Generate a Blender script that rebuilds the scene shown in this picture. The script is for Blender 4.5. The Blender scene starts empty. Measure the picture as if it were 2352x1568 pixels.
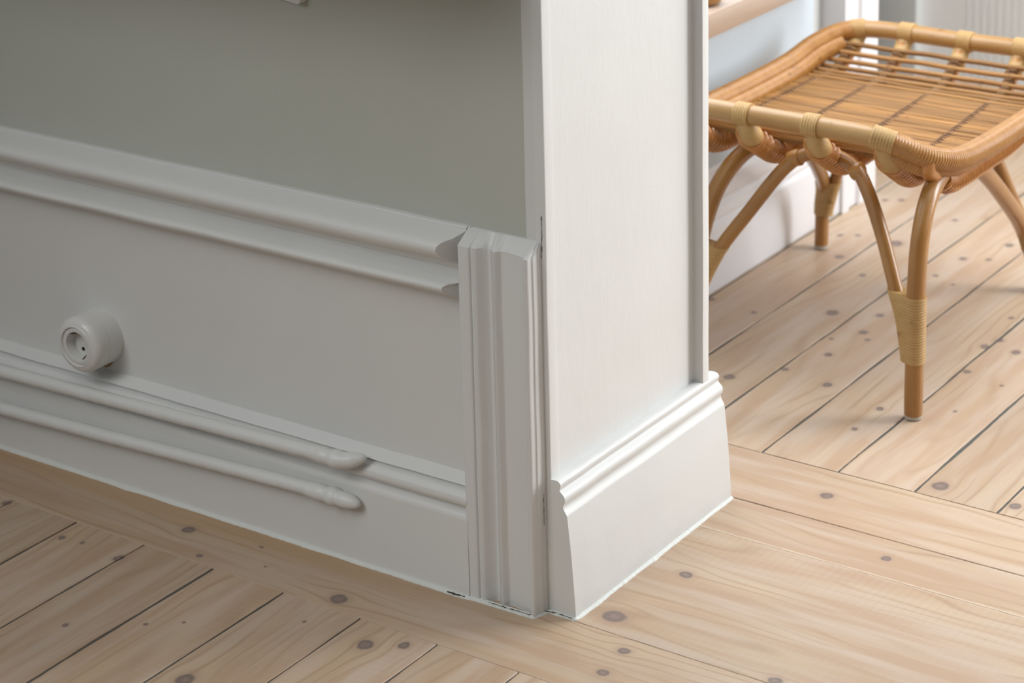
import bpy, bmesh, math, random
from mathutils import Vector, Matrix, noise
random.seed(7)
S = bpy.context.scene
COL = S.collection

# ---------------------------------------------------------------- camera
camd = bpy.data.cameras.new('camera')
camd.sensor_width = 36.0
camd.lens = 5286.45 / 2352 * 36.0
camd.shift_y = -(784 - 122.66) / 2352
camd.dof.use_dof = True
camd.dof.focus_distance = 3.02
camd.dof.aperture_fstop = 5.6
camd.clip_start = 0.05
cam = bpy.data.objects.new('camera', camd)
COL.objects.link(cam)
R_ = Vector((0.82336552, 0.56700607, -0.0239444))
D_ = Vector((0.13211164, -0.23253429, -0.96357372))
F_ = Vector((-0.55192005, 0.79021005, -0.2663688))
m = Matrix((R_, -D_, -F_)).transposed().to_4x4()
m.translation = Vector((1.47753364, -2.23229542, 1.5))
cam.matrix_world = m
S.camera = cam

# ---------------------------------------------------------------- view + light
S.view_settings.view_transform = 'Standard'
S.view_settings.look = 'None'
S.view_settings.gamma = 1
S.view_settings.use_curve_mapping = False
S.view_settings.exposure = -0.02

W = bpy.data.worlds.new('world')
S.world = W
W.use_nodes = True
W.node_tree.nodes['Background'].inputs[0].default_value = (0.97, 0.985, 1.0, 1)
W.node_tree.nodes['Background'].inputs[1].default_value = 0.11

def area(name, loc, target, sx, sy, power, col=(1, 1, 1)):
    l = bpy.data.lights.new(name, 'AREA')
    l.shape = 'RECTANGLE'; l.size = sx; l.size_y = sy
    l.energy = power; l.color = col
    o = bpy.data.objects.new(name, l); COL.objects.link(o)
    o.location = loc
    o.rotation_euler = (Vector(target) - Vector(loc)).to_track_quat('-Z', 'Y').to_euler()
    return o
# tall window of the dining room, to the right and beyond the opening
area('daylight_right_window', (1.9, 2.4, 1.25), (0, 0.3, 0.45), 1.3, 1.6, 102, (0.955, 0.98, 1.0))
area('dining_side_fill', (3.3, 0.9, 1.6), (0, 0.9, 0.7), 1.4, 1.5, 10, (0.985, 0.99, 1.0))  # added fill lamp, not a real window; lifts the far wall and jamb
# white dining-room ceiling throwing the daylight down
area('dining_ceiling_bounce', (0.9, 1.35, 2.65), (0.9, 1.35, 0), 2.6, 2.3, 29, (0.98, 0.99, 1.0))
area('far_wall_fill', (0.5, 1.75, 2.4), (-0.25, 2.55, 0.5), 1.4, 0.7, 32, (0.99, 1.0, 1.0))  # unseen extra lamp, added to brighten the far beadboard wall
# window above the wooden board on the pale blue wall
area('daylight_far_window', (-0.63, 1.02, 1.22), (0.6, 1.0, 0.2), 0.9, 1.15, 16, (0.93, 0.97, 1.0))
# window of the room on the near side, up to the left behind the camera
lw = area('daylight_left_window', (-0.95, -2.7, 2.4), (-0.12, 0, 0.15), 1.5, 1.7, 5.7, (0.975, 0.99, 0.98))
area('near_ceiling_bounce', (0.0, -1.15, 2.65), (0.0, -1.15, 0), 1.8, 1.5, 9.5, (1.0, 1.0, 0.985))
lw.data.spread = math.radians(62)

# ---------------------------------------------------------------- materials
def nt(name):
    mt = bpy.data.materials.new(name); mt.use_nodes = True
    t = mt.node_tree
    return mt, t, t.nodes['Principled BSDF']
def N(t, typ, **kw):
    n = t.nodes.new(typ)
    for k, v in kw.items():
        if k.startswith('i_'):
            key = k[2:]
            n.inputs[int(key) if key.isdigit() else key].default_value = v
        else: setattr(n, k, v)
    return n
def math_n(t, op, a, b=None, c=None, clamp=False):
    n = t.nodes.new('ShaderNodeMath'); n.operation = op; n.use_clamp = clamp
    for i, v in enumerate((a, b, c)):
        if v is None: continue
        if isinstance(v, (int, float)): n.inputs[i].default_value = v
        else: t.links.new(v, n.inputs[i])
    return n.outputs[0]
def vmath(t, op, a, b=None, scale=None):
    n = t.nodes.new('ShaderNodeVectorMath'); n.operation = op
    for i, v in enumerate((a, b)):
        if v is None: continue
        if isinstance(v, (tuple, list)): n.inputs[i].default_value = v
        else: t.links.new(v, n.inputs[i])
    if scale is not None:
        if isinstance(scale, (int, float)): n.inputs['Scale'].default_value = scale
        else: t.links.new(scale, n.inputs['Scale'])
    return n
def mixc(t, f, a, b, mode='MIX'):
    n = t.nodes.new('ShaderNodeMix'); n.data_type = 'RGBA'; n.blend_type = mode
    for i, v in ((0, f), (6, a), (7, b)):
        if isinstance(v, (int, float)): n.inputs[i].default_value = v
        elif isinstance(v, tuple): n.inputs[i].default_value = (*v, 1)
        else: t.links.new(v, n.inputs[i])
    return n.outputs[2]

def paint(name, col, rough=0.45, stretch=(1, 1, 0.25), bump=0.25, bscale=60, blob=0.3):
    mt, t, b = nt(name)
    tc = N(t, 'ShaderNodeTexCoord')
    mp = N(t, 'ShaderNodeMapping'); mp.inputs['Scale'].default_value = stretch
    t.links.new(tc.outputs['Object'], mp.inputs[0])
    n1 = N(t, 'ShaderNodeTexNoise', i_Scale=bscale, i_Detail=5.0, i_Roughness=0.6)
    n2 = N(t, 'ShaderNodeTexNoise', i_Scale=9.0, i_Detail=2.0)
    n3 = N(t, 'ShaderNodeTexNoise', i_Scale=420.0, i_Detail=2.0)
    t.links.new(mp.outputs[0], n1.inputs['Vector'])
    t.links.new(tc.outputs['Object'], n2.inputs['Vector'])
    t.links.new(tc.outputs['Object'], n3.inputs['Vector'])
    h = math_n(t, 'ADD', n1.outputs[0], math_n(t, 'MULTIPLY', n2.outputs[0], blob * 4))
    h = math_n(t, 'ADD', h, math_n(t, 'MULTIPLY', n3.outputs[0], 0.12))
    bp = N(t, 'ShaderNodeBump', i_Strength=bump, i_Distance=0.0016)
    t.links.new(h, bp.inputs['Height']); t.links.new(bp.outputs[0], b.inputs['Normal'])
    c2 = tuple(c * 0.95 for c in col)
    t.links.new(mixc(t, n2.outputs[0], col, c2), b.inputs['Base Color'])
    b.inputs['Roughness'].default_value = rough
    return mt

M_WHITE = paint('white_paint', (0.715, 0.722, 0.708), 0.4, (1, 1, 1), 0.22, 34, 0.3)
M_WHITEJ = paint('white_paint_brushed', (0.745, 0.75, 0.735), 0.42, (1, 1, 0.35), 0.32, 38, 0.35)
M_GREY = paint('grey_green_paint', (0.51, 0.525, 0.475), 0.6, (1, 1, 1), 0.25, 120, 0.1)
M_BLUE = paint('pale_blue_paint', (0.555, 0.635, 0.70), 0.5, (1, 1, 1), 0.1, 80, 0.1)
M_FARW = paint('far_white_paint', (0.88, 0.885, 0.88), 0.5, (1, 1, 1), 0.1, 20, 0.2)
M_BASEB = paint('cool_white_paint', (0.75, 0.75, 0.775), 0.25, (1, 1, 1), 0.1, 20, 0.2)
M_FARG = paint('far_grey_paint', (0.56, 0.575, 0.56), 0.5, (1, 1, 1), 0.1, 20, 0.2)
M_CAULK = paint('paint_caulk', (0.72, 0.735, 0.70), 0.5, (1, 1, 1), 1.0, 140, 0.6)
def plain(name, col, rough=0.4, metal=0.0):
    mt, t, b = nt(name)
    b.inputs['Base Color'].default_value = (*col, 1)
    b.inputs['Roughness'].default_value = rough; b.inputs['Metallic'].default_value = metal
    return mt
def plastic(name, col, rough):
    mt, t, b = nt(name)
    n = N(t, 'ShaderNodeTexNoise', i_Scale=30.0)
    t.links.new(mixc(t, n.outputs[0], col, tuple(c * .97 for c in col)), b.inputs['Base Color'])
    b.inputs['Roughness'].default_value = rough
    return mt
M_PLASTIC = plastic('white_plastic', (0.72, 0.72, 0.70), 0.24)
M_PLIN = plastic('socket_insert_plastic', (0.68, 0.68, 0.66), 0.35)
M_BLACK = plastic('black_hole', (0.01, 0.01, 0.01), 0.6)
M_BRASS = plain('brass', (0.14, 0.11, 0.05), 0.4, 0.8)
M_STAIN = plastic('ochre_stain', (0.33, 0.23, 0.10), 0.7)
M_CRACK = plastic('crack_shadow', (0.09, 0.07, 0.055), 0.9)
M_GAP = plastic('subfloor', (0.10, 0.10, 0.09), 0.95)

KNOTS = [(-0.6, -0.083, 0.0093), (-0.535, -0.132, 0.0042), (-0.296, -0.124, 0.0116), (-0.882, -0.161, 0.0064), (-0.625, -0.197, 0.0073), (-0.737, -0.196, 0.0049), (-0.7, -0.191, 0.0037), (-0.331, -0.385, 0.012), (-0.193, -0.199, 0.0111), (-0.15, -0.174, 0.0072), (-0.479, -0.067, 0.003), (-0.436, -0.108, 0.0024), (-0.296, -0.195, 0.0028), (-0.468, -0.311, 0.0029), (-0.429, -0.28, 0.0023), (-0.556, -0.368, 0.004), (0.037, 0.03, 0.0147), (0.093, -0.037, 0.0082), (0.099, -0.095, 0.0075), (0.059, 0.175, 0.0087), (0.266, 0.357, 0.0064), (0.112, 0.483, 0.0093), (0.287, 0.002, 0.009), (0.236, 0.597, 0.0125), (0.352, 0.593, 0.0091), (-0.407, 1.058, 0.0061), (-0.314, 1.043, 0.0052), (-0.198, 1.111, 0.0104), (-0.123, 1.142, 0.0067), (-0.311, 1.363, 0.0087), (-0.233, 1.299, 0.0062), (-0.254, 1.478, 0.0129), (-0.362, 1.466, 0.0057), (-0.333, 1.483, 0.0057), (-0.114, 1.059, 0.0073), (-0.094, 1.033, 0.0043), (-0.147, 1.006, 0.0036), (-0.12, 0.944, 0.0064), (-0.152, 0.853, 0.0056), (-0.214, 0.78, 0.0091), (-0.066, 0.834, 0.0076), (0.045, 0.794, 0.0061), (0.045, 0.706, 0.0053), (0.149, 0.845, 0.0033), (0.101, 0.996, 0.0063), (0.17, 0.974, 0.0034), (0.072, 1.246, 0.0051), (0.084, 1.108, 0.0078), (0.094, 1.145, 0.0072), (0.137, 1.111, 0.0078), (-0.121, 1.364, 0.0046), (-0.114, 1.468, 0.0071), (-0.073, 1.487, 0.0055), (-0.077, 1.34, 0.0038), (-0.213, 1.653, 0.0058), (-0.2, 1.494, 0.004), (-0.07, 1.577, 0.008), (-0.378, 1.691, 0.0059), (-0.35, 1.708, 0.0068)]
def floor_material():
    mt, t, b = nt('whitewashed_pine')
    L = t.links
    geo = N(t, 'ShaderNodeNewGeometry')
    ad = N(t, 'ShaderNodeAttribute', attribute_name='dir')
    ap = N(t, 'ShaderNodeAttribute', attribute_name='pid')
    P = vmath(t, 'MULTIPLY', geo.outputs['Position'], (1, 1, 0)).outputs[0]
    nz = N(t, 'ShaderNodeTexNoise', i_Scale=70.0, i_Detail=2.0)
    L.new(P, nz.inputs['Vector'])
    jit = vmath(t, 'SCALE', vmath(t, 'SUBTRACT', nz.outputs['Color'], (.5, .5, .5)).outputs[0], scale=0.006).outputs[0]
    PJ = vmath(t, 'MULTIPLY', vmath(t, 'ADD', P, jit).outputs[0], (1, 1, 0)).outputs[0]
    dmin = None; off = None
    for kx, ky, r in KNOTS:
        fy = (-.149 < ky < .56)                       # boards running along X
        sx, sy = (0.88, 1.0) if fy else (1.0, 0.88)
        dv = vmath(t, 'SUBTRACT', PJ, (kx, ky, 0)).outputs[0]
        dn = vmath(t, 'LENGTH', vmath(t, 'MULTIPLY', dv, (sx / r, sy / r, 0)).outputs[0]).outputs['Value']
        dmin = dn if dmin is None else math_n(t, 'MINIMUM', dmin, dn)
        w = math_n(t, 'EXPONENT', math_n(t, 'MULTIPLY', math_n(t, 'MULTIPLY', dn, dn), -0.16))
        o = vmath(t, 'SCALE', dv, scale=math_n(t, 'MULTIPLY', w, -0.62)).outputs[0]
        off = o if off is None else vmath(t, 'ADD', off, o).outputs[0]
    PW = vmath(t, 'ADD', P, off).outputs[0]
    sep = N(t, 'ShaderNodeSeparateXYZ'); L.new(PW, sep.inputs[0])
    def mixf(f, a, c):
        n = t.nodes.new('ShaderNodeMix'); n.data_type = 'FLOAT'
        L.new(f, n.inputs[0]); L.new(a, n.inputs[2]); L.new(c, n.inputs[3]); return n.outputs[0]
    u = mixf(ad.outputs['Fac'], sep.outputs['X'], sep.outputs['Y'])
    v = mixf(ad.outputs['Fac'], sep.outputs['Y'], sep.outputs['X'])
    u = math_n(t, 'ADD', u, math_n(t, 'MULTIPLY', ap.outputs['Fac'], 37.0))
    v = math_n(t, 'ADD', v, math_n(t, 'MULTIPLY', ap.outputs['Fac'], 3.1))
    def cvec(su, sv):
        c = N(t, 'ShaderNodeCombineXYZ')
        L.new(math_n(t, 'MULTIPLY', u, su), c.inputs[0]); L.new(math_n(t, 'MULTIPLY', v, sv), c.inputs[1])
        L.new(ap.outputs['Fac'], c.inputs[2]); return c.outputs[0]
    fine = N(t, 'ShaderNodeTexNoise', i_Scale=1.0, i_Detail=4.0, i_Roughness=0.65); L.new(cvec(9, 420), fine.inputs['Vector'])
    broad = N(t, 'ShaderNodeTexNoise', i_Scale=1.0, i_Detail=3.0); L.new(cvec(3.2, 34), broad.inputs['Vector'])
    cloud = N(t, 'ShaderNodeTexNoise', i_Scale=1.0, i_Detail=2.0); L.new(cvec(4.5, 14), cloud.inputs['Vector'])
    warp = N(t, 'ShaderNodeTexNoise', i_Scale=1.0, i_Detail=1.5); L.new(cvec(1.7, 8.5), warp.inputs['Vector'])
    ph = math_n(t, 'ADD', math_n(t, 'MULTIPLY', v, 230.0), math_n(t, 'MULTIPLY', warp.outputs[0], 48.0))
    ring = math_n(t, 'POWER', math_n(t, 'ADD', math_n(t, 'MULTIPLY', math_n(t, 'SINE', ph), 0.5), 0.5), 7.0)
    ringm = N(t, 'ShaderNodeMapRange', i_1=0.42, i_2=0.62); L.new(cloud.outputs[0], ringm.inputs[0])
    # colours: pinkish-beige body, creamy streaks, ochre latewood
    bm_ = N(t, 'ShaderNodeMapRange', i_1=0.36, i_2=0.64, interpolation_type='SMOOTHSTEP'); L.new(broad.outputs[0], bm_.inputs[0])
    c = mixc(t, bm_.outputs[0], (0.49, 0.335, 0.225), (0.565, 0.44, 0.345))
    cm = N(t, 'ShaderNodeMapRange', i_1=0.42, i_2=0.75, i_4=.8); L.new(cloud.outputs[0], cm.inputs[0])
    c = mixc(t, cm.outputs[0], c, (0.57, 0.43, 0.285))
    fr = N(t, 'ShaderNodeMapRange', i_1=0.45, i_2=0.8, i_4=0.4); L.new(fine.outputs[0], fr.inputs[0])
    c = mixc(t, fr.outputs[0], c, (0.44, 0.30, 0.19))
    c = mixc(t, math_n(t, 'MULTIPLY', ring, math_n(t, 'MULTIPLY', ringm.outputs[0], 0.5)), c, (0.36, 0.22, 0.13))
    # darker unbleached stripe left along the wall panelling
    sy_ = N(t, 'ShaderNodeSeparateXYZ'); L.new(PJ, sy_.inputs[0])
    st1 = N(t, 'ShaderNodeMapRange', i_1=-.095, i_2=-.045, interpolation_type='SMOOTHSTEP'); L.new(math_n(t, 'ADD', sy_.outputs['Y'], math_n(t, 'MULTIPLY', math_n(t, 'SUBTRACT', broad.outputs[0], .5), .08)), st1.inputs[0])
    st2 = N(t, 'ShaderNodeMapRange', i_1=-.10, i_2=-.35, i_4=.62); L.new(sy_.outputs['X'], st2.inputs[0])
    st3 = math_n(t, 'LESS_THAN', sy_.outputs['Y'], -.008)
    c = mixc(t, math_n(t, 'MULTIPLY', math_n(t, 'MULTIPLY', st1.outputs[0], st2.outputs[0]), st3), c, (0.46, 0.275, 0.115))
    pale = N(t, 'ShaderNodeMapRange', i_1=.0042, i_2=.0018, i_4=.55); L.new(math_n(t, 'ABSOLUTE', math_n(t, 'SUBTRACT', sy_.outputs['Y'], .3065)), pale.inputs[0])
    c = mixc(t, math_n(t, 'MULTIPLY', pale.outputs[0], math_n(t, 'GREATER_THAN', sy_.outputs['X'], 0.0)), c, (0.70, 0.58, 0.44))
    # plank tint
    sp = N(t, 'ShaderNodeTexWhiteNoise', noise_dimensions='1D'); L.new(ap.outputs['Fac'], sp.inputs['W'])
    tint = N(t, 'ShaderNodeMapRange', i_3=0.83, i_4=1.0); L.new(sp.outputs['Value'], tint.inputs[0])
    c = mixc(t, 1.0, c, tint.outputs[0], 'MULTIPLY')
    # knots
    halo = N(t, 'ShaderNodeMapRange', i_1=2.2, i_2=1.0, i_4=0.45, interpolation_type='SMOOTHSTEP'); L.new(dmin, halo.inputs[0])
    c = mixc(t, halo.outputs[0], c, (0.37, 0.25, 0.18))
    kn = N(t, 'ShaderNodeTexNoise', i_Scale=160.0, i_Detail=3.0); L.new(P, kn.inputs['Vector'])
    kr_ = N(t, 'ShaderNodeMapRange', i_1=.9, i_2=.2); L.new(dmin, kr_.inputs[0])
    kring = math_n(t, 'MULTIPLY', math_n(t, 'MULTIPLY', kr_.outputs[0], kn.outputs[0]), 1.3, clamp=True)
    kc = mixc(t, kring, (0.13, 0.10, 0.095), (0.27, 0.20, 0.17))
    km = N(t, 'ShaderNodeMapRange', i_1=1.15, i_2=0.72, i_4=0.88, interpolation_type='SMOOTHSTEP'); L.new(dmin, km.inputs[0])
    c = mixc(t, km.outputs[0], c, kc)
    L.new(c, b.inputs['Base Color'])
    b.inputs['Roughness'].default_value = 0.42
    bp = N(t, 'ShaderNodeBump', i_Strength=0.25, i_Distance=0.0006)
    L.new(math_n(t, 'ADD', fine.outputs[0], math_n(t, 'MULTIPLY', broad.outputs[0], 1.5)), bp.inputs['Height'])
    L.new(bp.outputs[0], b.inputs['Normal'])
    return mt
M_FLOOR = floor_material()

def cane_mat(name, c1, c2, rough=0.33, sc=(40, 40, 40), vary=0.0):
    mt, t, b = nt(name)
    tc = N(t, 'ShaderNodeTexCoord')
    mp = N(t, 'ShaderNodeMapping'); mp.inputs['Scale'].default_value = sc
    t.links.new(tc.outputs['Object'], mp.inputs[0])
    n1 = N(t, 'ShaderNodeTexNoise', i_Scale=1.0, i_Detail=4.0, i_Roughness=.6)
    t.links.new(mp.outputs[0], n1.inputs['Vector'])
    mr = N(t, 'ShaderNodeMapRange', i_1=0.3, i_2=0.7); t.links.new(n1.outputs[0], mr.inputs[0])
    c = mixc(t, mr.outputs[0], c1, c2)
    n2 = N(t, 'ShaderNodeTexNoise', i_Scale=38.0, i_Detail=1.0)
    t.links.new(tc.outputs['Object'], n2.inputs['Vector'])
    m2 = N(t, 'ShaderNodeMapRange', i_1=0.70, i_2=0.78, i_4=0.6); t.links.new(n2.outputs[0], m2.inputs[0])
    c = mixc(t, m2.outputs[0], c, (c1[0] * .45, c1[1] * .36, c1[2] * .3))
    if vary:
        oi = N(t, 'ShaderNodeObjectInfo'); mv = N(t, 'ShaderNodeMapRange', i_3=1 - vary, i_4=1 + vary * .5)
        t.links.new(oi.outputs['Random'], mv.inputs[0]); c = mixc(t, 1.0, c, mv.outputs[0], 'MULTIPLY')
    t.links.new(c, b.inputs['Base Color'])
    b.inputs['Roughness'].default_value = rough
    b.inputs['Coat Weight'].default_value = 0.25 if rough < .5 else 0.0; b.inputs['Coat Roughness'].default_value = 0.2
    return mt
M_CANE = cane_mat('rattan_cane', (0.296, 0.128, 0.029), (0.376, 0.184, 0.052), 0.3, (14, 14, 14))
M_RIM = cane_mat('rattan_rim', (0.363, 0.187, 0.055), (0.445, 0.256, 0.092), 0.28, (6, 25, 25))
M_BIND = cane_mat('rattan_binding', (0.427, 0.257, 0.091), (0.478, 0.302, 0.123), 0.55, (30, 30, 120))
M_WRAP = cane_mat('rattan_wrapping', (0.353, 0.153, 0.035), (0.447, 0.223, 0.061), 0.3, (60, 60, 60))
M_SLAT = cane_mat('rattan_slat', (0.293, 0.133, 0.032), (0.413, 0.206, 0.058), 0.58, (5, 130, 60), 0.32)
M_WEAVE = cane_mat('rattan_weave', (0.418, 0.164, 0.035), (0.533, 0.242, 0.065), 0.35, (70, 70, 70))
M_DARKL = cane_mat('rattan_lashing', (0.121, 0.057, 0.024), (0.243, 0.130, 0.057), 0.5, (90, 90, 90))
M_TIP = plastic('grey_plastic_glide', (0.46, 0.42, 0.36), 0.5)
M_BOARD = cane_mat('pale_wood_board', (0.383, 0.285, 0.221), (0.442, 0.340, 0.264), 0.35, (60, 3, 60))

# ---------------------------------------------------------------- mesh helpers
def link(name, bm, mats, parent=None, smooth=True, ang=38):
    me = bpy.data.meshes.new(name)
    bmesh.ops.recalc_face_normals(bm, faces=bm.faces)
    bm.to_mesh(me); bm.free()
    for mm in (mats if isinstance(mats, (list, tuple)) else [mats]): me.materials.append(mm)
    if smooth:
        me.polygons.foreach_set('use_smooth', [True] * len(me.polygons))
        me.set_sharp_from_angle(angle=math.radians(ang))
    o = bpy.data.objects.new(name, me); COL.objects.link(o)
    if parent: o.parent = parent
    return o
def tag(o, label=None, cat=None, group=None, kind=None):
    if label: o['label'] = label
    if cat: o['category'] = cat
    if group: o['group'] = group
    if kind: o['kind'] = kind
    return o
def struct(o, label=None):
    o['kind'] = 'structure'
    if label: o['label'] = label
    return o
def box(bm, a, b, bev=0.0, mi=0):
    r = bmesh.ops.create_cube(bm, size=1)
    for v in r['verts']:
        v.co = Vector([(a[i] + b[i]) / 2 + v.co[i] * (b[i] - a[i]) for i in range(3)])
    fs = {f for v in r['verts'] for f in v.link_faces}
    for f in fs: f.material_index = mi
    if bev > 0:
        es = {e for v in r['verts'] for e in v.link_edges}
        q = bmesh.ops.bevel(bm, geom=list(es), offset=bev, segments=2, affect='EDGES', profile=.5)
        for f in q['faces']: f.material_index = mi
def fillet(pts, r, n=3):
    """round the inner corners of an open 2-D profile"""
    out = [Vector(pts[0])]
    for i in range(1, len(pts) - 1):
        p = Vector(pts[i]); a = Vector(pts[i - 1]); b = Vector(pts[i + 1])
        da, db = (a - p), (b - p)
        k = min(r, da.length * .45, db.length * .45)
        p1 = p + da.normalized() * k; p2 = p + db.normalized() * k
        for j in range(n + 1):
            s = j / n
            out.append((1 - s) ** 2 * p1 + 2 * s * (1 - s) * p + s * s * p2)
    out.append(Vector(pts[-1]))
    return out
def extrude(bm, prof, axis, a, b, seg=1, amp=0.0, caps=True, sc=14, mi=0):
    """prof: closed loop of 2-D points in the plane across the axis. axis x: (y,z); y: (x,z); z: (x,y)"""
    rows = []
    for i in range(seg + 1):
        s = a + (b - a) * i / seg
        row = []
        for k, p in enumerate(prof):
            co = {'x': (s, p[0], p[1]), 'y': (p[0], s, p[1]), 'z': (p[0], p[1], s)}[axis]
            v = Vector(co)
            if amp: v += Vector(noise.noise_vector(v * sc)) * amp
            row.append(bm.verts.new(v))
        rows.append(row)
    n = len(prof)
    for i in range(seg):
        for k in range(n):
            f = bm.faces.new((rows[i][k], rows[i][(k + 1) % n], rows[i + 1][(k + 1) % n], rows[i + 1][k])); f.material_index = mi
    if caps:
        for r in (rows[0], rows[-1]):
            f = bm.faces.new(r); f.material_index = mi
def spline(pts, n=10, closed=False):
    P = [Vector(p) for p in pts]; out = []
    N_ = len(P)
    rng = range(N_) if closed else range(N_ - 1)
    for i in rng:
        g = (lambda j: P[j % N_]) if closed else (lambda j: P[max(0, min(N_ - 1, j))])
        p0, p1, p2, p3 = g(i - 1), g(i), g(i + 1), g(i + 2)
        for k in range(n):
            s = k / n
            out.append(0.5 * ((2 * p1) + (p2 - p0) * s + (2 * p0 - 5 * p1 + 4 * p2 - p3) * s * s + (3 * p1 - p0 - 3 * p2 + p3) * s ** 3))
    if not closed: out.append(P[-1])
    return out
def resample(path, step):
    out = [path[0].copy()]; acc = 0
    for a, b in zip(path[:-1], path[1:]):
        L = (b - a).length; 
        if L < 1e-9: continue
        d = step - acc
        while d <= L:
            out.append(a.lerp(b, d / L)); d += step
        acc = (acc + L) % step if L + acc >= step else acc + L
    if (out[-1] - path[-1]).length > step * .3: out.append(path[-1].copy())
    return out
def tube(bm, path, rad, n=12, closed=False, caps=True, ell=None, up=Vector((0, 0, 1))):
    """rad float or function(i, arc) -> radius; ell (a,b) stretches sideways/upwards"""
    m_ = len(path); rings = []; arc = 0
    prev = None
    for i, p in enumerate(path):
        if closed: tn = path[(i + 1) % m_] - path[i - 1]
        else: tn = path[min(i + 1, m_ - 1)] - path[max(i - 1, 0)]
        tn.normalize()
        if prev is None:
            u = tn.cross(up)
            if u.length < 1e-3: u = tn.cross(Vector((1, 0, 0)))
            u.normalize()
        else:
            u = prev - tn * prev.dot(tn); u.normalize()
        w = tn.cross(u); prev = u
        if i: arc += (p - path[i - 1]).length
        r = rad(i, arc) if callable(rad) else rad
        ea, eb = ell(i, arc) if callable(ell) else (ell or (1, 1))
        rings.append([bm.verts.new(p + u * math.cos(2 * math.pi * k / n) * r * ea + w * math.sin(2 * math.pi * k / n) * r * eb) for k in range(n)])
    R = range(m_) if closed else range(m_ - 1)
    for i in R:
        a, b = rings[i], rings[(i + 1) % m_]
        for k in range(n): bm.faces.new((a[k], a[(k + 1) % n], b[(k + 1) % n], b[k]))
    if caps and not closed:
        bm.faces.new(rings[0][::-1]); bm.faces.new(rings[-1])
def lathe(bm, prof, origin, axis='-y', n=56, sy=1.0):
    rings = []
    for r, d in prof:
        ring = []
        for k in range(n):
            a = 2 * math.pi * k / n
            ring.append(bm.verts.new(Vector(origin) + Vector((r * math.cos(a), -d, r * math.sin(a) * sy))))
        rings.append(ring)
    for a, b in zip(rings[:-1], rings[1:]):
        for k in range(n): bm.faces.new((a[k], a[(k + 1) % n], b[(k + 1) % n], b[k]))
    return rings

# ---------------------------------------------------------------- floor
def plank(bm, x0, x1, y0, y1, d, pid, gap0, gap1, endgap=0.0008, dlay=None, play=None):
    """one board with slightly ragged long edges; d 0 runs along X, 1 along Y"""
    zt = 0.0 + random.uniform(-.0004, 0)
    L0, L1 = (x0, x1) if d == 0 else (y0, y1)
    c0, c1 = (y0, y1) if d == 0 else (x0, x1)
    L0 += endgap; L1 -= endgap
    n = max(2, int((L1 - L0) / 0.012))
    rows = []
    for i in range(n + 1):
        s = L0 + (L1 - L0) * i / n
        e0 = c0 + gap0 * (0.75 + 0.7 * noise.noise(Vector((s * 9, c0 * 50, 1)))) + .0006 * noise.noise(Vector((s * 90, c0 * 50, 5)))
        e1 = c1 - gap1 * (0.75 + 0.7 * noise.noise(Vector((s * 9, c1 * 50, 9)))) - .0006 * noise.noise(Vector((s * 90, c1 * 50, 15)))
        cs = [(e0, -.02), (e0, zt - .0007), (e0 + .0008, zt), (e1 - .0008, zt), (e1, zt - .0007), (e1, -.02)]
        rows.append([bm.verts.new((s, c, z) if d == 0 else (c, s, z)) for c, z in cs])
    for i in range(n):
        for k in range(5): bm.faces.new((rows[i][k], rows[i][k + 1], rows[i + 1][k + 1], rows[i + 1][k]))
    bm.faces.new(rows[0]); bm.faces.new(rows[-1])
    for r in rows:
        for v in r: v[dlay] = d; v[play] = pid
fb = bmesh.new()
dl = fb.verts.layers.float.new('dir'); pl_ = fb.verts.layers.float.new('pid')
kw = dict(dlay=dl, play=pl_)
pid = 1.0
# boards of the near room running away from the wall
xs = [-.753 - .128 * k for k in range(14, 0, -1)] + [-.753, -.623, -.495, -.370, -.240, -.116, .010] + [.010 + .127 * k for k in range(1, 18)]
for a, b in zip(xs[:-1], xs[1:]):
    g = (.0020, .0020)
    if b == -.495: g = (.0015, .0032)
    if a == -.495: g = (.0032, .0017)
    plank(fb, a, b, -3.6, -.149, 1, pid, g[0], g[1], **kw); pid += 1.37
# border board along the wall, threshold boards, border of the far room
for (y0, y1, g0, g1, x0) in [(-.149, -.0075, .0004, .0006, -2.6), (-.0075, .3055, .0006, .0001, -.06), (.3055, .409, .0001, .0014, -.06), (.409, .56, .0014, .0009, -.80)]:
    plank(fb, x0, 2.2, y0, y1, 0, pid, g0, g1, **kw); pid += 1.37
xs = [-.80, -.672, -.543, -.416, -.289, -.1615, -.036, .0905, .212] + [.212 + .1265 * k for k in range(1, 16)]
for a, b in zip(xs[:-1], xs[1:]):
    plank(fb, a, b,   .56, 4.6, 1, pid, .0031, .0031, **kw); pid += 1.37
fl = link('floor', fb, M_FLOOR, smooth=False)
struct(fl, 'whitewashed pine plank floor with dark joints and knots')
bm = bmesh.new(); box(bm, (-2.6, -3.6, -.06), (2.3, 4.6, -.0022)); o = link('subfloor_filler', bm, M_GAP, fl, smooth=False)

# ---------------------------------------------------------------- near wall (with the jamb of the opening)
bm = bmesh.new()
box(bm, (-2.6, 0.0, 0.0), (-.042, .379, 2.7))
wall = link('wall_left', bm, M_GREY, smooth=False)
struct(wall, 'grey-green painted wall above the white panelling')
# white dado panel + strip beside the grey field
bm = bmesh.new()
dp = [(0.0015, .0), (-.004, .0), (-.004, .500), (-.0052, .5085), (-.0035, .5105), (.0015, .5105)]
extrude(bm, dp, 'x', -2.6, -.150, 120, .0006)
o = link('wall_panel', bm, M_WHITE, wall)
bm = bmesh.new()
sp_ = fillet([(-.0655, .0015), (-.0655, -.0022), (-.045, -.0022), (-.045, .0015)], .001)
extrude(bm, sp_, 'z', .40, 2.7, 160, .0005)
o = link('edge_strip', bm, M_WHITE, wall)

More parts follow.
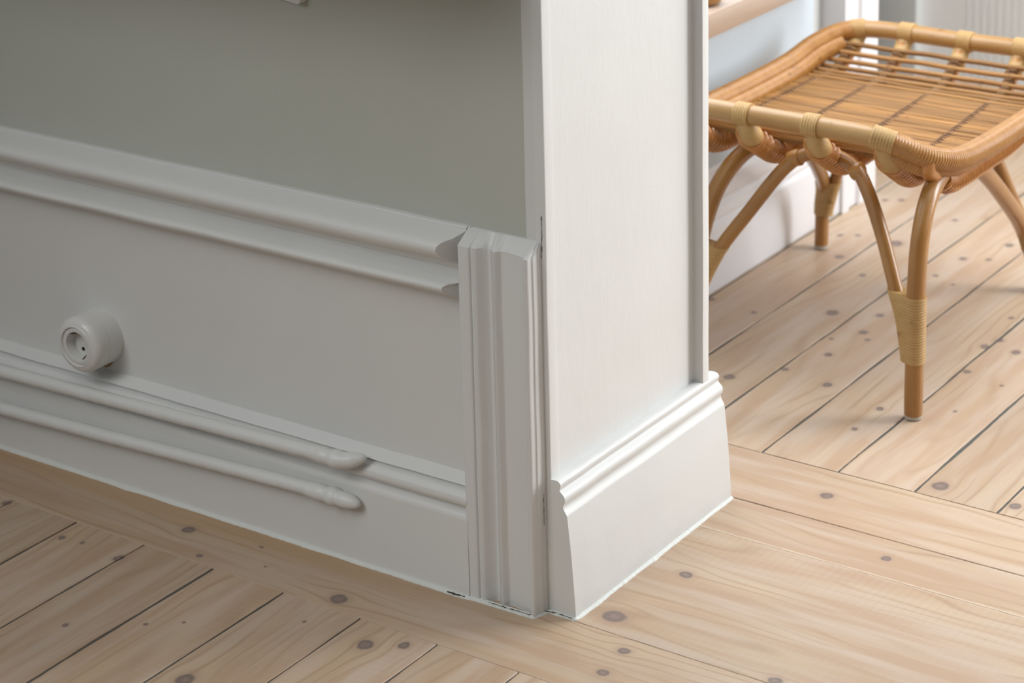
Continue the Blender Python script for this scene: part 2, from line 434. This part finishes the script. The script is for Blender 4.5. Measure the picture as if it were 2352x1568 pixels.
# chair rail
def rail_profile(upper=True):
    if upper:
        p = [(.001, .5110), (-.0065, .5110), (-.0085, .5095), (-.0080, .5065), (-.0100, .5060),
             (-.0300, .4990), (-.0370, .4955), (-.0415, .4900), (-.0425, .4840), (-.0395, .4775), (-.0330, .4715),
             (-.0240, .4670), (-.0200, .4650), (-.0195, .4605), (-.0165, .4590), (-.0160, .4560), (-.0125, .4550), (-.0125, .4380), (.001, .4380)]
    else:
        p = [(.001, .4395), (-.0125, .4395), (-.0160, .4392), (-.0300, .4372), (-.0355, .4330), (-.0350, .4280), (-.0300, .4230), (-.0225, .4205), (-.0205, .4180), (-.0160, .4175), (-.0150, .4140), (-.0115, .4130), (-.0110, .4110), (.001, .4110)]
    return fillet(p, .0022, 2)
def mitred_rail(prof, x0, x1, depth, seg, amp):
    """moulding whose right end is cut back towards the wall where it stands proud of the casing"""
    bm = bmesh.new(); rows = []
    for i in range(seg + 1):
        row = []
        for p in prof:
            xe = x1 - max(0.0, (-p[0] - depth)) * 1.15
            s = x0 + (xe - x0) * i / seg
            v = Vector((s, p[0], p[1])); v += Vector(noise.noise_vector(Vector((s * 10, p[0] * 30, p[1] * 30)))) * amp
            row.append(bm.verts.new(v))
        rows.append(row)
    n = len(prof)
    for i in range(seg):
        for k in range(n): bm.faces.new((rows[i][k], rows[i][(k + 1) % n], rows[i + 1][(k + 1) % n], rows[i + 1][k]))
    bm.faces.new(rows[0]); bm.faces.new(rows[-1])
    return bm
o = link('trim_1', mitred_rail(rail_profile(True), -2.6, -.1535, .021, 130, .0008), M_WHITE)
struct(o, 'wide white chair rail moulding below the grey wall')
o = link('trim_2', mitred_rail(rail_profile(False), -2.6, -.1535, .016, 130, .0007), M_WHITE)
struct(o, 'narrow white lower moulding of the chair rail')

# baseboard of the near wall
bp = fillet([(.001, 0), (-.034, 0), (-.0315, .004), (-.0305, .112), (-.0280, .1180), (-.0205, .1225), (-.0190, .1250),
             (-.0215, .1270), (-.0285, .1300), (-.0310, .1360), (-.0300, .1430), (-.0240, .1490), (-.0145, .1505), (-.0140, .1525),
             (-.0205, .1550), (-.0065, .1640), (-.0040, .1665), (.001, .1665)], .0018, 2)
bm = bmesh.new(); extrude(bm, bp, 'x', -2.6, -.150, 150, .0009)
o = link('baseboard_left', bm, M_WHITE); struct(o, 'white moulded baseboard behind the pipes')

# cut-off door casing beside the jamb, its top bevelled back
cp = fillet([(-.1530, .001), (-.1530, -.0290), (-.1510, -.0300), (-.1370, -.0305), (-.1350, -.0290), (-.1345, -.0265), (-.1325, -.0270), (-.1290, -.0305),
             (-.1250, -.0285), (-.1200, -.0220), (-.1150, -.0165), (-.1105, -.0155), (-.1085, -.0200), (-.1065, -.0225), (-.1050, -.0205), (-.1036, -.0205), (-.1028, -.0245), (-.1000, -.0270),
             (-.0970, -.0240), (-.0930, -.0190), (-.0870, -.0185), (-.0600, -.0215), (-.0560, -.0235), (-.0530, -.0290), (-.0495, -.0300), (-.0470, -.0270), (-.0465, -.0205),
             (-.0445, -.0185), (-.0440, -.0110), (-.0425, -.0090), (-.0422, .001)], .0012, 2)
bm = bmesh.new(); rows = []
zt0 = .4925; NZ = 130
for i in range(NZ + 3):
    row = []
    for p in cp:
        y = p[1]
        if i <= NZ: z = zt0 * i / NZ; yy = y
        else:
            f = (i - NZ) / 2.0
            z = zt0 + f * .0165; yy = max(y, y + (-.004 - y) * f) if y < -.004 else y
        zz = z + (.001 if i >= NZ else 0)
        v = Vector((p[0], yy, zz)); v += Vector(noise.noise_vector(Vector((p[0] * 40, y * 30, z * 12)))) * .0007
        if i == 0: v.z = 0
        row.append(bm.verts.new(v))
    rows.append(row)
for a, b in zip(rows[:-1], rows[1:]):
    for k in range(len(cp)): bm.faces.new((a[k], a[(k + 1) % len(cp)], b[(k + 1) % len(cp)], b[k]))
bm.faces.new(rows[0]); bm.faces.new(rows[-1])
o = link('trim_3', bm, M_WHITE); struct(o, 'short fluted white door casing with bevelled top')

# jamb lining of the opening
jl = fillet([(-.050, -.0035), (-.0355, -.0035), (-.0350, -.0020), (-.0348, .0165), (-.0372, .0180), (-.0376, .0195), (-.0378, .3560), (-.0360, .3605), (-.0235, .3612), (-.0220, .3625), (-.0220, .3785), (-.050, .3800)], .0006, 2)
bm = bmesh.new(); extrude(bm, jl, 'z', 0.0, 2.7, 220, .0007, sc=8)
o = link('wall_right', bm, M_WHITEJ); struct(o, 'white brush-painted jamb lining of the opening')

# plinth at the foot of the jamb
pp = fillet([(-.0440, 0), (-.0030, 0), (-.0003, .0040), (-.0008, .0200), (-.0056, .0890), (-.0110, .1430), (-.0128, .1465), (-.0150, .1500), (-.0170, .1545), (-.0162, .1575),
             (-.0138, .1610), (-.0132, .1660), (-.0150, .1705), (-.0190, .1740), (-.0218, .1765), (-.0214, .1790), (-.0198, .1825), (-.0205, .1865), (-.0240, .1893), (-.0300, .1896), (-.0390, .1885), (-.0440, .1880)], .0014, 2)
bm = bmesh.new(); extrude(bm, pp, 'y', -.0035, .4040, 70, .0008, sc=20)
bmesh.ops.bevel(bm, geom=[e for e in bm.edges if e.is_boundary], offset=.001, affect='EDGES')
o = link('baseboard_right', bm, M_WHITE); struct(o, 'tall white moulded plinth at the foot of the jamb')

# ragged caulk where paint meets the floor
def caulk(name, pts, w, seed, h=.0035, parent=None):
    bm = bmesh.new(); path = resample([Vector((*p, 0)) for p in pts], .0022)
    rows = []
    for i, p in enumerate(path):
        tn = (path[min(i + 1, len(path) - 1)] - path[max(i - 1, 0)]).normalized()
        nn = Vector((tn.y, -tn.x, 0))
        a = noise.noise(Vector((i * .045, seed, 0))); b = noise.noise(Vector((i * .35, seed, 3)))
        ww = w * (1 + .45 * a + .22 * b + .5 * max(0, a - .3))
        ww = max(ww, .0008)
        rows.append([bm.verts.new(p - nn * .003 + Vector((0, 0, h))), bm.verts.new(p + nn * ww * .35 + Vector((0, 0, h * .7 + .0006 * b))), bm.verts.new(p + nn * ww * .85 + Vector((0, 0, .0012))), bm.verts.new(p + nn * ww + Vector((0, 0, -.0008)))])
    for a, b in zip(rows[:-1], rows[1:]):
        for k in range(3): bm.faces.new((a[k], a[k + 1], b[k + 1], b[k]))
    return link(name, bm, M_CAULK, parent)
o = caulk('trim_4', [(-2.6, -.034), (-.16, -.034), (-.14, -.031), (-.05, -.029), (-.040, -.006), (-.0010, -.0045), (.0005, 0), (.0005, .2), (.0005, .4045), (-.02, .4055)], .0033, 3)
struct(o, 'ragged white paint line along the floor')
def crack(name, pts, w, parent, nrm, seed=0):
    """thin dark open crack lying on a painted surface"""
    P = resample([Vector(p) for p in pts], .002); nrm = Vector(nrm); bm = bmesh.new(); rows = []
    for i, p in enumerate(P):
        tn = (P[min(i + 1, len(P) - 1)] - P[max(i - 1, 0)]).normalized(); s = tn.cross(nrm).normalized()
        q = p + s * .0009 * noise.noise(Vector((i * .5, seed, 1))); ww = w * max(.05, .6 + .9 * noise.noise(Vector((i * .3, seed, 7))))
        rows.append([bm.verts.new(q - s * ww), bm.verts.new(q + nrm * .0004), bm.verts.new(q + s * ww)])
    for a, b in zip(rows[:-1], rows[1:]):
        for k in range(2): bm.faces.new((a[k], a[k + 1], b[k + 1], b[k]))
    return link(name, bm, M_CRACK, parent)
fl_parent = o
crack('crack', [(-.182, -.0372, .0035), (-.168, -.0368, .003), (-.155, -.0345, .0025)], .0016, o, (0, -.7, .7), 2)
crack('crack', [(-.118, -.0325, .0042), (-.085, -.0318, .0042), (-.055, -.0305, .004), (-.044, -.0115, .0035), (-.03, -.0078, .0035), (-.004, -.0078, .003)], .0007, o, (0, -.7, .7), 5)
crack('crack', [(-.0410, -.0042, .545), (-.0408, -.0042, .52), (-.0413, -.0042, .49)], .0006, wall, (0, -1, 0), 8)
crack('crack', [(-.0425, -.0095, .17), (-.0425, -.0095, .15), (-.0427, -.0095, .125)], .0005, wall, (0, -1, 0), 11)

# ---------------------------------------------------------------- heating pipes
def pipe(name, pts, r, label, seed):
    bm = bmesh.new()
    path = resample(spline(pts, 14), .003)
    L = sum((b - a).length for a, b in zip(path[:-1], path[1:]))
    def rad(i, arc):
        d = L - arc
        k = 1.0
        if d < .088:                       # painted coupling and capped end
            for c, w, h in ((.080, .010, .10), (.066, .008, .20), (.047, .006, .34), (.040, .005, .18), (.026, .012, .14)):
                k += h * math.exp(-((d - c) / w) ** 2)
            k += .07 * noise.noise(Vector((arc * 120, seed, 0)))
        if d < .022: k *= math.sqrt(max(.02, 1 - ((.022 - d) / .0225) ** 2))
        return r * k * (1 + .02 * noise.noise(Vector((arc * 25, seed, 4))))
    tube(bm, path, rad, 18)
    for v in bm.verts: v.co += Vector(noise.noise_vector(v.co * 90)) * .0006
    o = link(name, bm, M_WHITE, ang=60)
    tag(o, label, 'pipe', 'heating pipes along the baseboard')
    return o
pipe('heating_pipe', [(-2.6, -.045, .095), (-1.0, -.045, .1372), (-.7, -.0445, .1455), (-.45, -.0435, .1520), (-.40, -.0435, .1535), (-.355, -.043, .1535), (-.335, -.040, .1560), (-.315, -.031, .1605)], .0098,
     'upper of the two white painted pipes, its end bent into the baseboard moulding', 1)
pipe('heating_pipe', [(-2.6, -.044, .021), (-1.0, -.045, .0751), (-.7, -.0445, .0862), (-.45, -.0435, .0955), (-.40, -.0435, .0965), (-.36, -.042, .0955), (-.322, -.040, .0930)], .0098,
     'lower of the two white painted pipes, its capped end lying on the flat baseboard', 2)

# ---------------------------------------------------------------- wall socket
sock = bpy.data.objects.new('wall_socket', None); COL.objects.link(sock); sock.location = (-.8235, -.004, .2195)
tag(sock, 'round white surface-mounted power socket on the panelled wall above the pipes', 'socket')
R0 = .0425
bm = bmesh.new()
lathe(bm, [(R0, -.003), (R0, .004), (R0, .0270), (R0 - .0004, .0272), (R0 - .0004, .0276), (R0, .0278)] + [(R0 - .0125 + .0125 * math.cos(a), .041 + .0125 * math.sin(a)) for a in [k * math.pi / 20 for k in range(0, 10)]] +
      [(.0305, .0545), (.0295, .0543), (.0288, .0530), (.0286, .0500)], (0, 0, 0))
o = link('housing', bm, M_PLASTIC, sock)
bm = bmesh.new()
rg = lathe(bm, [(.0284, .0495), (.0282, .0515), (.0272, .0522), (.0225, .0524), (.0215, .0520), (.0208, .0505), (.0200, .036)], (0, 0, 0))
bm.faces.new(rg[-1])
o = insert = link('insert', bm, M_PLIN, sock)
for zz in (.0095, -.0095):
    bm = bmesh.new(); rg = lathe(bm, [(.0031, .0345), (.0031, .0364)], (zz * .35, 0, zz * 1.08), n=20); bm.faces.new(rg[-1])
    link('pin_hole', bm, M_BLACK, insert)['label'] = 'black pin hole'
for s in (1, -1):
    bm = bmesh.new()
    pth = [Vector((s * -.0105, -.037, s * .0168)), Vector((s * -.0108, -.040, s * .0150)), Vector((s * -.0112, -.046, s * .0162)), Vector((s * -.0118, -.0515, s * .0178))]
    tube(bm, resample(spline(pth, 6), .0012), .0030, 8, ell=(1.0, .4))
    link('earth_contact', bm, M_BRASS, insert)['label'] = 'dark brass earth contact'
bm = bmesh.new()
rows = []
for i in range(13):
    a = -math.pi * .5 + (i - 6) * .085
    rr = R0 * .98
    w = .009 * math.cos((i - 6) / 6 * math.pi / 2) + .0004
    rows.append([bm.verts.new((rr * math.cos(a) + .0, -.0012, rr * math.sin(a))), bm.verts.new(((rr + w) * math.cos(a), -.0009, (rr + w) * math.sin(a)))])
for a, b in zip(rows[:-1], rows[1:]): bm.faces.new((a[0], a[1], b[1], b[0]))
link('stain', bm, M_STAIN, sock)['label'] = 'ochre stain on the wall under the socket'

# ---------------------------------------------------------------- thing hung on the wall, only its lower corner in view
wc = bpy.data.objects.new('wall_shelf', None); COL.objects.link(wc); wc.location = (-.456, 0, .8265)
tag(wc, 'white wall shelf whose bracket corner dips into view at the top of the grey wall', 'shelf')
bm = bmesh.new(); box(bm, (-.95, -.22, .085), (.37, -.0005, .110), .003)
link('shelf_board', bm, M_WHITE, wc)
bm = bmesh.new()
pr_ = fillet([(-.05, .086), (-.16, -.028), (.046, -.0545), (.049, -.053), (.051, -.050), (.062, .086)], .002)
rows = [[bm.verts.new((p[0], y, p[1])) for p in pr_] for y in (-.0005, -.014)]
for k in range(len(pr_)): bm.faces.new((rows[0][k], rows[0][(k + 1) % len(pr_)], rows[1][(k + 1) % len(pr_)], rows[1][k]))
bm.faces.new(rows[0]); bm.faces.new(rows[1])
link('bracket', bm, M_WHITE, wc)

# ---------------------------------------------------------------- dining room beyond the opening
bm = bmesh.new(); box(bm, (-2.6, .379, 0), (-.44, 1.50, .488)); box(bm, (-2.6, .379, .488), (-.44, .50, 2.7)); box(bm, (-2.6, .50, 1.95), (-.44, 1.50, 2.7)); box(bm, (-2.6, 1.475, .488), (-.44, 1.50, 1.95))
o = link('wall_blue', bm, M_BLUE, smooth=False); o.name = 'wall_window_side'; struct(o, 'pale blue wall below the window board')
bm = bmesh.new(); box(bm, (-2.6, 1.50, 0), (-.462, 1.60, 2.7))
o = link('wall_corner_side', bm, M_FARG, smooth=False); struct(o, 'grey strip of wall between blue wall and casing')
bm = bmesh.new()
q = fillet([(-.445, 0), (-.418, 0), (-.418, .120), (-.424, .128), (-.421, .134), (-.424, .150), (-.430, .158), (-.427, .166), (-.429, .195), (-.437, .205), (-.436, .214), (-.445, .228)], .003)
extrude(bm, q, 'y', .379, 1.575, 20, .0004)
o = link('baseboard_window', bm, M_BASEB); struct(o, 'tall glossy white baseboard under the blue wall')
bm = bmesh.new()
q = fillet([(-.47, 1.575), (-.412, 1.575), (-.410, 1.585), (-.410, 1.600), (-.418, 1.604), (-.418, 1.640), (-.410, 1.645), (-.410, 1.715), (-.47, 1.715)], .002)
extrude(bm, q, 'z', 0, 2.7, 4)
o = link('trim_5', bm, M_BASEB); struct(o, 'white casing standing at the end of the blue wall')
# far wall with beaded boarding
bm = bmesh.new()
x = -2.6; pts = []
while x < 2.3:
    if x < -.62: pts.append((x, 2.55)); x += .3 if x < -.95 else .05; continue
    pts += [(x, 2.550), (x + .0125, 2.550), (x + .0135, 2.553), (x + .0155, 2.5485), (x + .0175, 2.553)]
    x += .0185
pts += [(2.3, 2.55), (2.3, 2.65), (-2.6, 2.65)]
extrude(bm, pts, 'z', 0, 2.7, 1)
o = link('wall_back', bm, M_FARW); struct(o, 'white beadboard wall at the back of the dining room')
bm = bmesh.new()
q = fillet([(-.835, 2.552), (-.835, 2.52), (-.70, 2.52), (-.70, 2.552)], .003); extrude(bm, q, 'z', 0, 2.7, 2)
o = link('trim_6', bm, M_FARG); struct(o, 'grey board of the far door frame')
bm = bmesh.new()
q = fillet([(-.885, 2.552), (-.885, 2.515), (-.860, 2.515), (-.860, 2.552)], .003); extrude(bm, q, 'z', 0, 2.7, 2)
o = link('trim_7', bm, M_BASEB); struct(o, 'white edge of the far door frame')

bm = bmesh.new()
for a, b in (((-.70, .50, .488), (-.655, .55, 1.95)), ((-.70, 1.425, .488), (-.655, 1.475, 1.95)), ((-.70, .55, 1.90), (-.655, 1.425, 1.95)), ((-.70, .55, .52), (-.655, 1.425, .57)), ((-.695, .97, .57), (-.66, 1.0, 1.90))):
    box(bm, a, b, .003)
o = link('window_1', bm, M_BASEB); struct(o, 'white window frame above the wooden board')
# wooden window board over the blue wall, and something standing on it
bm = bmesh.new(); box(bm, (-.66, .503, .4885), (-.380, 1.472, .5320), .003)
o = link('window_board', bm, M_BOARD)
tag(o, 'pale wooden window board projecting above the pale blue wall', 'window board')
bm = bmesh.new(); rg = []
for r, z in ((.022, 0), (.030, .004), (.036, .014), (.034, .04), (.030, .05), (.027, .048), (.024, .02)):
    rg.append([bm.verts.new((r * math.cos(a * math.pi / 14), r * math.sin(a * math.pi / 14), z)) for a in range(28)])
for a, b in zip(rg[:-1], rg[1:]):
    for k in range(28): bm.faces.new((a[k], a[(k + 1) % 28], b[(k + 1) % 28], b[k]))
bm.faces.new(rg[0]); bm.faces.new(rg[-1])
o = link('bowl', bm, M_CANE); o.location = (-.425, 1.062, .532)
tag(o, 'small brown object standing on the wooden window board', 'bowl')

# ---------------------------------------------------------------- rattan stool
st = bpy.data.objects.new('rattan_stool', None); COL.objects.link(st); st.location = (-.12, 1.09, 0)
tag(st, 'honey-coloured rattan stool with slatted dished seat standing on the plank floor beyond the jamb', 'stool')
OFF = Vector((.12, -1.09, 0))
def sp(name, bm, mat, ang=50, parent=None):
    for v in bm.verts: v.co += OFF
    return link(name, bm, mat, parent or st, ang=ang)

rim_pts = [(-.20, .80, .440), (-.08, .80, .440), (.02, .80, .438), (.062, .812, .426), (.096, .842, .406), (.115, .89, .392), (.121, .96, .387), (.122, 1.1, .385), (.122, 1.24, .388),
           (.112, 1.33, .402), (.082, 1.395, .418), (.02, 1.42, .424), (-.1, 1.42, .424), (-.26, 1.42, .424), (-.325, 1.40, .418), (-.355, 1.34, .404), (-.363, 1.25, .388), (-.363, 1.1, .385), (-.363, .95, .387), (-.355, .88, .395), (-.325, .823, .425), (-.275, .802, .439)]
RIM = spline(rim_pts, 12, True)
RIM_R = .0158
bm = bmesh.new(); tube(bm, RIM, RIM_R, 20, closed=True)
sp('rim', bm, M_RIM)
def arc_part(i0, i1):
    n = len(RIM); out = []; i = i0
    while i != i1: out.append(RIM[i % n].copy()); i = (i + 1) % n
    return out
PER = .0046
def ridged(r, h=.0011, per=PER): return lambda i, arc: r + h * abs(math.sin(math.pi * arc / per))
# wrapped stretches: from near right corner round the side to the far right, and the same on the left
def wrapped(i0, i1):
    pth = resample(arc_part(i0, i1), PER / 5)
    bm = bmesh.new(); tube(bm, pth, ridged(RIM_R + .0016), 16); return bm
iR0, iR1 = 2 * 12 + 5, 10 * 12 + 6
iL0, iL1 = 13 * 12 + 8, 20 * 12 + 8
o = sp('side_wrapping', wrapped(iR0, iR1), M_WRAP)
o = sp('side_wrapping', wrapped(iL0, iL1), M_WRAP)
# second cane below and inside the sides, wrapped too: the broad side band
for s, i0, i1 in ((1, 3 * 12, 10 * 12), (-1, 14 * 12 + 4, 20 * 12)):
    pth = [p + Vector((-s * .014, 0, -.015)) for p in arc_part(i0, i1)]
    bm = bmesh.new(); tube(bm, resample(pth, PER / 5), ridged(.0160), 14); sp('side_band', bm, M_WRAP)

# bindings over the rim
def on_rim_x(x, far):
    best = min((p for p in RIM if (p.y > 1.2) == far), key=lambda p: abs(p.x - x) + (0 if (abs(p.y - (1.42 if far else .80)) < .03) else 9))
    return best
NEAR = [-.318, -.200, -.080, .040]
FAR = [-.306, -.215, -.105, .002]
for xs_, far in ((NEAR[1:], False), (FAR, True)):
    for j, x in enumerate(xs_):
        w = .013 if not (x > .03 and not far) else .018
        c = on_rim_x(x, far)
        bm = bmesh.new()
        i = min(range(len(RIM)), key=lambda k: (RIM[k] - c).length)
        tn = (RIM[(i + 1) % len(RIM)] - RIM[i - 1]).normalized()
        pth = [c + tn * (-w + 2 * w * k / 40) for k in range(41)]
        tube(bm, pth, lambda i, arc: RIM_R + .0022 + .0010 * abs(math.sin(math.pi * arc / .0048)), 20)
        # tail of the strip running down onto the rib
        sg = -1 if far else 1
        q = [c + Vector((0, sg * .004, -.012)), c + Vector((.003, sg * .010, -.030)), c + Vector((.003, sg * .018, -.040))]
        if far: q = [Vector((x, 1.418, .414)), Vector((x, 1.408, .402)), Vector((x + .001, 1.392, .391)), Vector((x + .001, 1.384, .386))]
        tube(bm, resample(spline(q, 8), .003), (lambda i, a: .0145 + min(a, .03) * .16) if not far else .0132, 14, ell=(1.15, .95))
        sp('binding', bm, M_BIND)

# seat section: height of the cane slats above y
def seat_z(y):
    a = (1.11 - y) if y < 1.11 else (y - 1.11)
    lim = .19 if y > 1.11 else .17
    base = .364
    if a <= lim: return base + .002 * (a / lim) ** 2
    d = (a - lim)
    return base + .002 + 5.2 * d * d if d < .06 else base + .002 + 5.2 * .0036 + (d - .06) * .62
def slat_x(y):
    s = max(0, abs(y - 1.11) - .19) / .12
    return (-.342 + .035 * s * s, .100 - .035 * s * s)
slats = []
y = .845
while y < 1.392:
    slats.append(y)
    y += .0185 if y > 1.255 else (.0117 if y > .875 else .018)
for y in slats:
    r = .0050 + random.uniform(-.0006, .0004)
    if y > 1.258: r = .0046
    x0, x1 = slat_x(y); z = seat_z(y)
    pth = [Vector((x0 + (x1 - x0) * k / 30, y + .0012 * noise.noise(Vector((k * .22, y * 90, 0))), z + .0016 * noise.noise(Vector((k * .2, y * 70, 5))))) for k in range(31)]
    bm = bmesh.new(); tube(bm, pth, r, 8)
    sp('seat_slat', bm, M_SLAT)
# ribs under the slats, wound with cane
for j, (xn, xf) in enumerate(zip(NEAR + [.095], FAR + [.085])):
    def X(yy): return xn + (xf - xn) * (yy - .80) / .62
    ys = [.812, .822, .842, .87, .91, .96, 1.05, 1.15, 1.25, 1.30, 1.34, 1.37, 1.395, 1.408]
    pts = []
    for yy in ys:
        if yy < .83: zz = (.412, .396)[ys.index(yy)]
        elif yy > 1.40: zz = .408
        else: zz = seat_z(yy) - (.0235 if yy < 1.25 else .0145)
        pts.append((X(yy), yy, zz))
    if j == 4: pts = [(.098, .836, .404)] + pts[2:-2]
    path = spline(pts, 10)
    bm = bmesh.new(); rp = resample(path, .004); tube(bm, rp, lambda i, a: (.013 if j == 4 else .0105), 10); rib = sp('rib', bm, M_WEAVE)
    # coils
    bm = bmesh.new(); pth = resample(path, .0104)
    for i, p in enumerate(pth[1:-1], 1):
        if p.y > 1.215 or (j == 4 and p.y < .885): continue
        tn = (pth[i + 1] - pth[i - 1]).normalized()
        u = tn.cross(Vector((0, 0, 1))).normalized(); w = u.cross(tn)
        ring = []
        for k in range(15):
            a = 2 * math.pi * k / 14
            ring.append(p + u * math.cos(a) * .0165 + w * math.sin(a) * .0155 + tn * (.006 * math.cos(a)))
        # open loops of flat cane, slanted like rope
        tube(bm, ring[:-1], .0049, 6, closed=True)
    sp('rib_winding', bm, M_WEAVE, parent=rib)
    # lashings between slats
    bm = bmesh.new()
    for ya, yb in zip(slats[:-1], slats[1:]):
        ym = (ya + yb) / 2; xm = X(ym)
        if ym > 1.262:
            for yy, rr in ((ya + .004, .0042), (yb - .006, .0036)):
                zc = seat_z(yy) - .0005
                tube(bm, [Vector((xm - .0085, yy - .002, zc - .006)), Vector((xm - .005, yy, zc)), Vector((xm + .005, yy, zc)), Vector((xm + .0085, yy + .002, zc - .006))], rr, 6)
        else:
            z = seat_z(ym) + .0028
            tube(bm, [Vector((xm - .0050, ym - .001, z - .0015)), Vector((xm - .002, ym, z + .0008)), Vector((xm + .002, ym, z + .0008)), Vector((xm + .0050, ym + .001, z - .0015))], .0033, 6)
    sp('lashing', bm, M_DARKL, parent=rib)['label'] = 'dark brown lashing'

# legs: side arches of thick cane, front and back arches of thinner cane
R1, R2 = .0143, .0112
FEET = {'nr': (.104, .788), 'fr': (.062, 1.390), 'nl': (-.315, .820), 'fl': (-.360, 1.385)}
side_r = [(.104, .788, .0075), (.104, .788, .09), (.1035, .789, .20), (.1035, .798, .285), (.100, .830, .338), (.096, .875, .360), (.095, .94, .366), (.0955, 1.0, .354), (.082, 1.09, .306), (.066, 1.20, .236), (.044, 1.345, .135), (.050, 1.378, .08), (.062, 1.390, .0075)]
side_l = [(-.315, .82, .0075), (-.312, .822, .09), (-.300, .835, .20), (-.284, .856, .280), (-.262, .885, .330), (-.243, .93, .352), (-.240, .99, .352), (-.262, 1.09, .318), (-.30, 1.22, .24), (-.345, 1.36, .14), (-.358, 1.383, .08), (-.360, 1.385, .0075)]
front = [(.094, .790, .10), (.083, .793, .155), (.064, .802, .200), (.028, .825, .275), (-.010, .848, .335), (-.040, .862, .362), (-.085, .872, .372), (-.130, .872, .364), (-.165, .862, .335), (-.215, .843, .262), (-.262, .826, .190), (-.298, .822, .115)]
back = [(.052, 1.382, .08), (.036, 1.365, .135), (.018, 1.34, .20), (-.010, 1.325, .275), (-.05, 1.32, .325), (-.12, 1.315, .345), (-.20, 1.315, .335), (-.255, 1.33, .290), (-.300, 1.355, .20), (-.330, 1.372, .135), (-.350, 1.382, .075)]
def legtube(pts, r, nm, seed):
    bm = bmesh.new(); path = resample(spline(pts, 12), .006)
    tube(bm, path, lambda i, a: r * (1 + .025 * noise.noise(Vector((a * 14, seed, 0)))), 18)
    return sp(nm, bm, M_CANE)
def cut(pts, k0, k1): return pts[k0:k1]
# each side arch is split under the seat so that every foot has its own leg
LEGS = [legtube(side_r[:8], R1, 'leg', 1), legtube(side_r[7:], R1, 'leg', 2),
        legtube(side_l[:7], R1, 'leg', 3), legtube(side_l[6:], R1 * .9, 'leg', 4)]
legtube(front, R2, 'front_arch', 5); legtube(back, R2, 'back_arch', 6)
for leg_, (x, y) in zip(LEGS, FEET.values()):
    bm = bmesh.new()
    r_ = R1 * .93
    rg = [[bm.verts.new((x + r * math.cos(a * math.pi / 12), y + r * math.sin(a * math.pi / 12), z)) for a in range(24)] for r, z in ((r_ * .8, 0), (r_, .002), (r_, .008), (r_ * .9, .0082))]
    for a, b in zip(rg[:-1], rg[1:]):
        for k in range(24): bm.faces.new((a[k], a[(k + 1) % 24], b[(k + 1) % 24], b[k]))
    bm.faces.new(rg[0]); bm.faces.new(rg[-1])
    sp('glide', bm, M_TIP, parent=leg_)['label'] = 'grey plastic glide'
# bindings where arch and leg join
def at_z(path, z, near):
    c = min((p for p in path if (p.y < 1.09) == near[1] and (p.x > -.12) == near[0]), key=lambda p: abs(p.z - z)); return c
def joint(sidep, archp, z0, z1, key, ra, rb):
    A = resample(spline(sidep, 12), .002); B = resample(spline(archp, 12), .002)
    bm = bmesh.new(); rows = []; n = 20
    K = int((z1 - z0) / (.0046 / 4))
    for i in range(K + 1):
        z = z0 + (z1 - z0) * i / K
        a = at_z(A, z, key); b = at_z(B, z, key)
        a = Vector((a.x, a.y, z)); b = Vector((b.x, b.y, z))
        d = b - a
        if d.length < 1e-4: d = Vector((1e-4, 0, 0))
        dn = d.normalized(); pn = Vector((-dn.y, dn.x, 0))
        rid = .0016 + .0011 * abs(math.sin(math.pi * (z - z0) / .0046))
        ring = []
        for k in range(n):
            an = math.pi * (k + .5) / (n / 2) + math.pi / 2
            cth, sth = math.cos(an - math.pi / 2), math.sin(an - math.pi / 2)
            # stadium hull of the two canes
            if cth > 0: c0, rr = b, rb
            else: c0, rr = a, ra
            ring.append(bm.verts.new(c0 + dn * cth * (rr + rid) + pn * sth * (rr + rid)))
        rows.append(ring)
    for a, b in zip(rows[:-1], rows[1:]):
        for k in range(n): bm.faces.new((a[k], a[(k + 1) % n], b[(k + 1) % n], b[k]))
    bm.faces.new(rows[0]); bm.faces.new(rows[-1])
    sp('leg_binding', bm, M_BIND)
joint(side_r, front, .093, .200, (True, True), R1, R2)
joint(side_l, front, .100, .200, (False, True), R1, R2)
joint(side_r, back, .075, .140, (True, False), R1, R2)
joint(side_l, back, .068, .140, (False, False), R1 * .9, R2)
# short lashing that ties the front arch to the ribs
for x, z, y in ((-.143, .357, .870), (-.030, .357, .860)):
    bm = bmesh.new(); tube(bm, [Vector((x - .010, y, z - .004)), Vector((x - .003, y, z)), Vector((x + .006, y, z + .003))], .0138, 14); sp('arch_lashing', bm, M_WRAP)
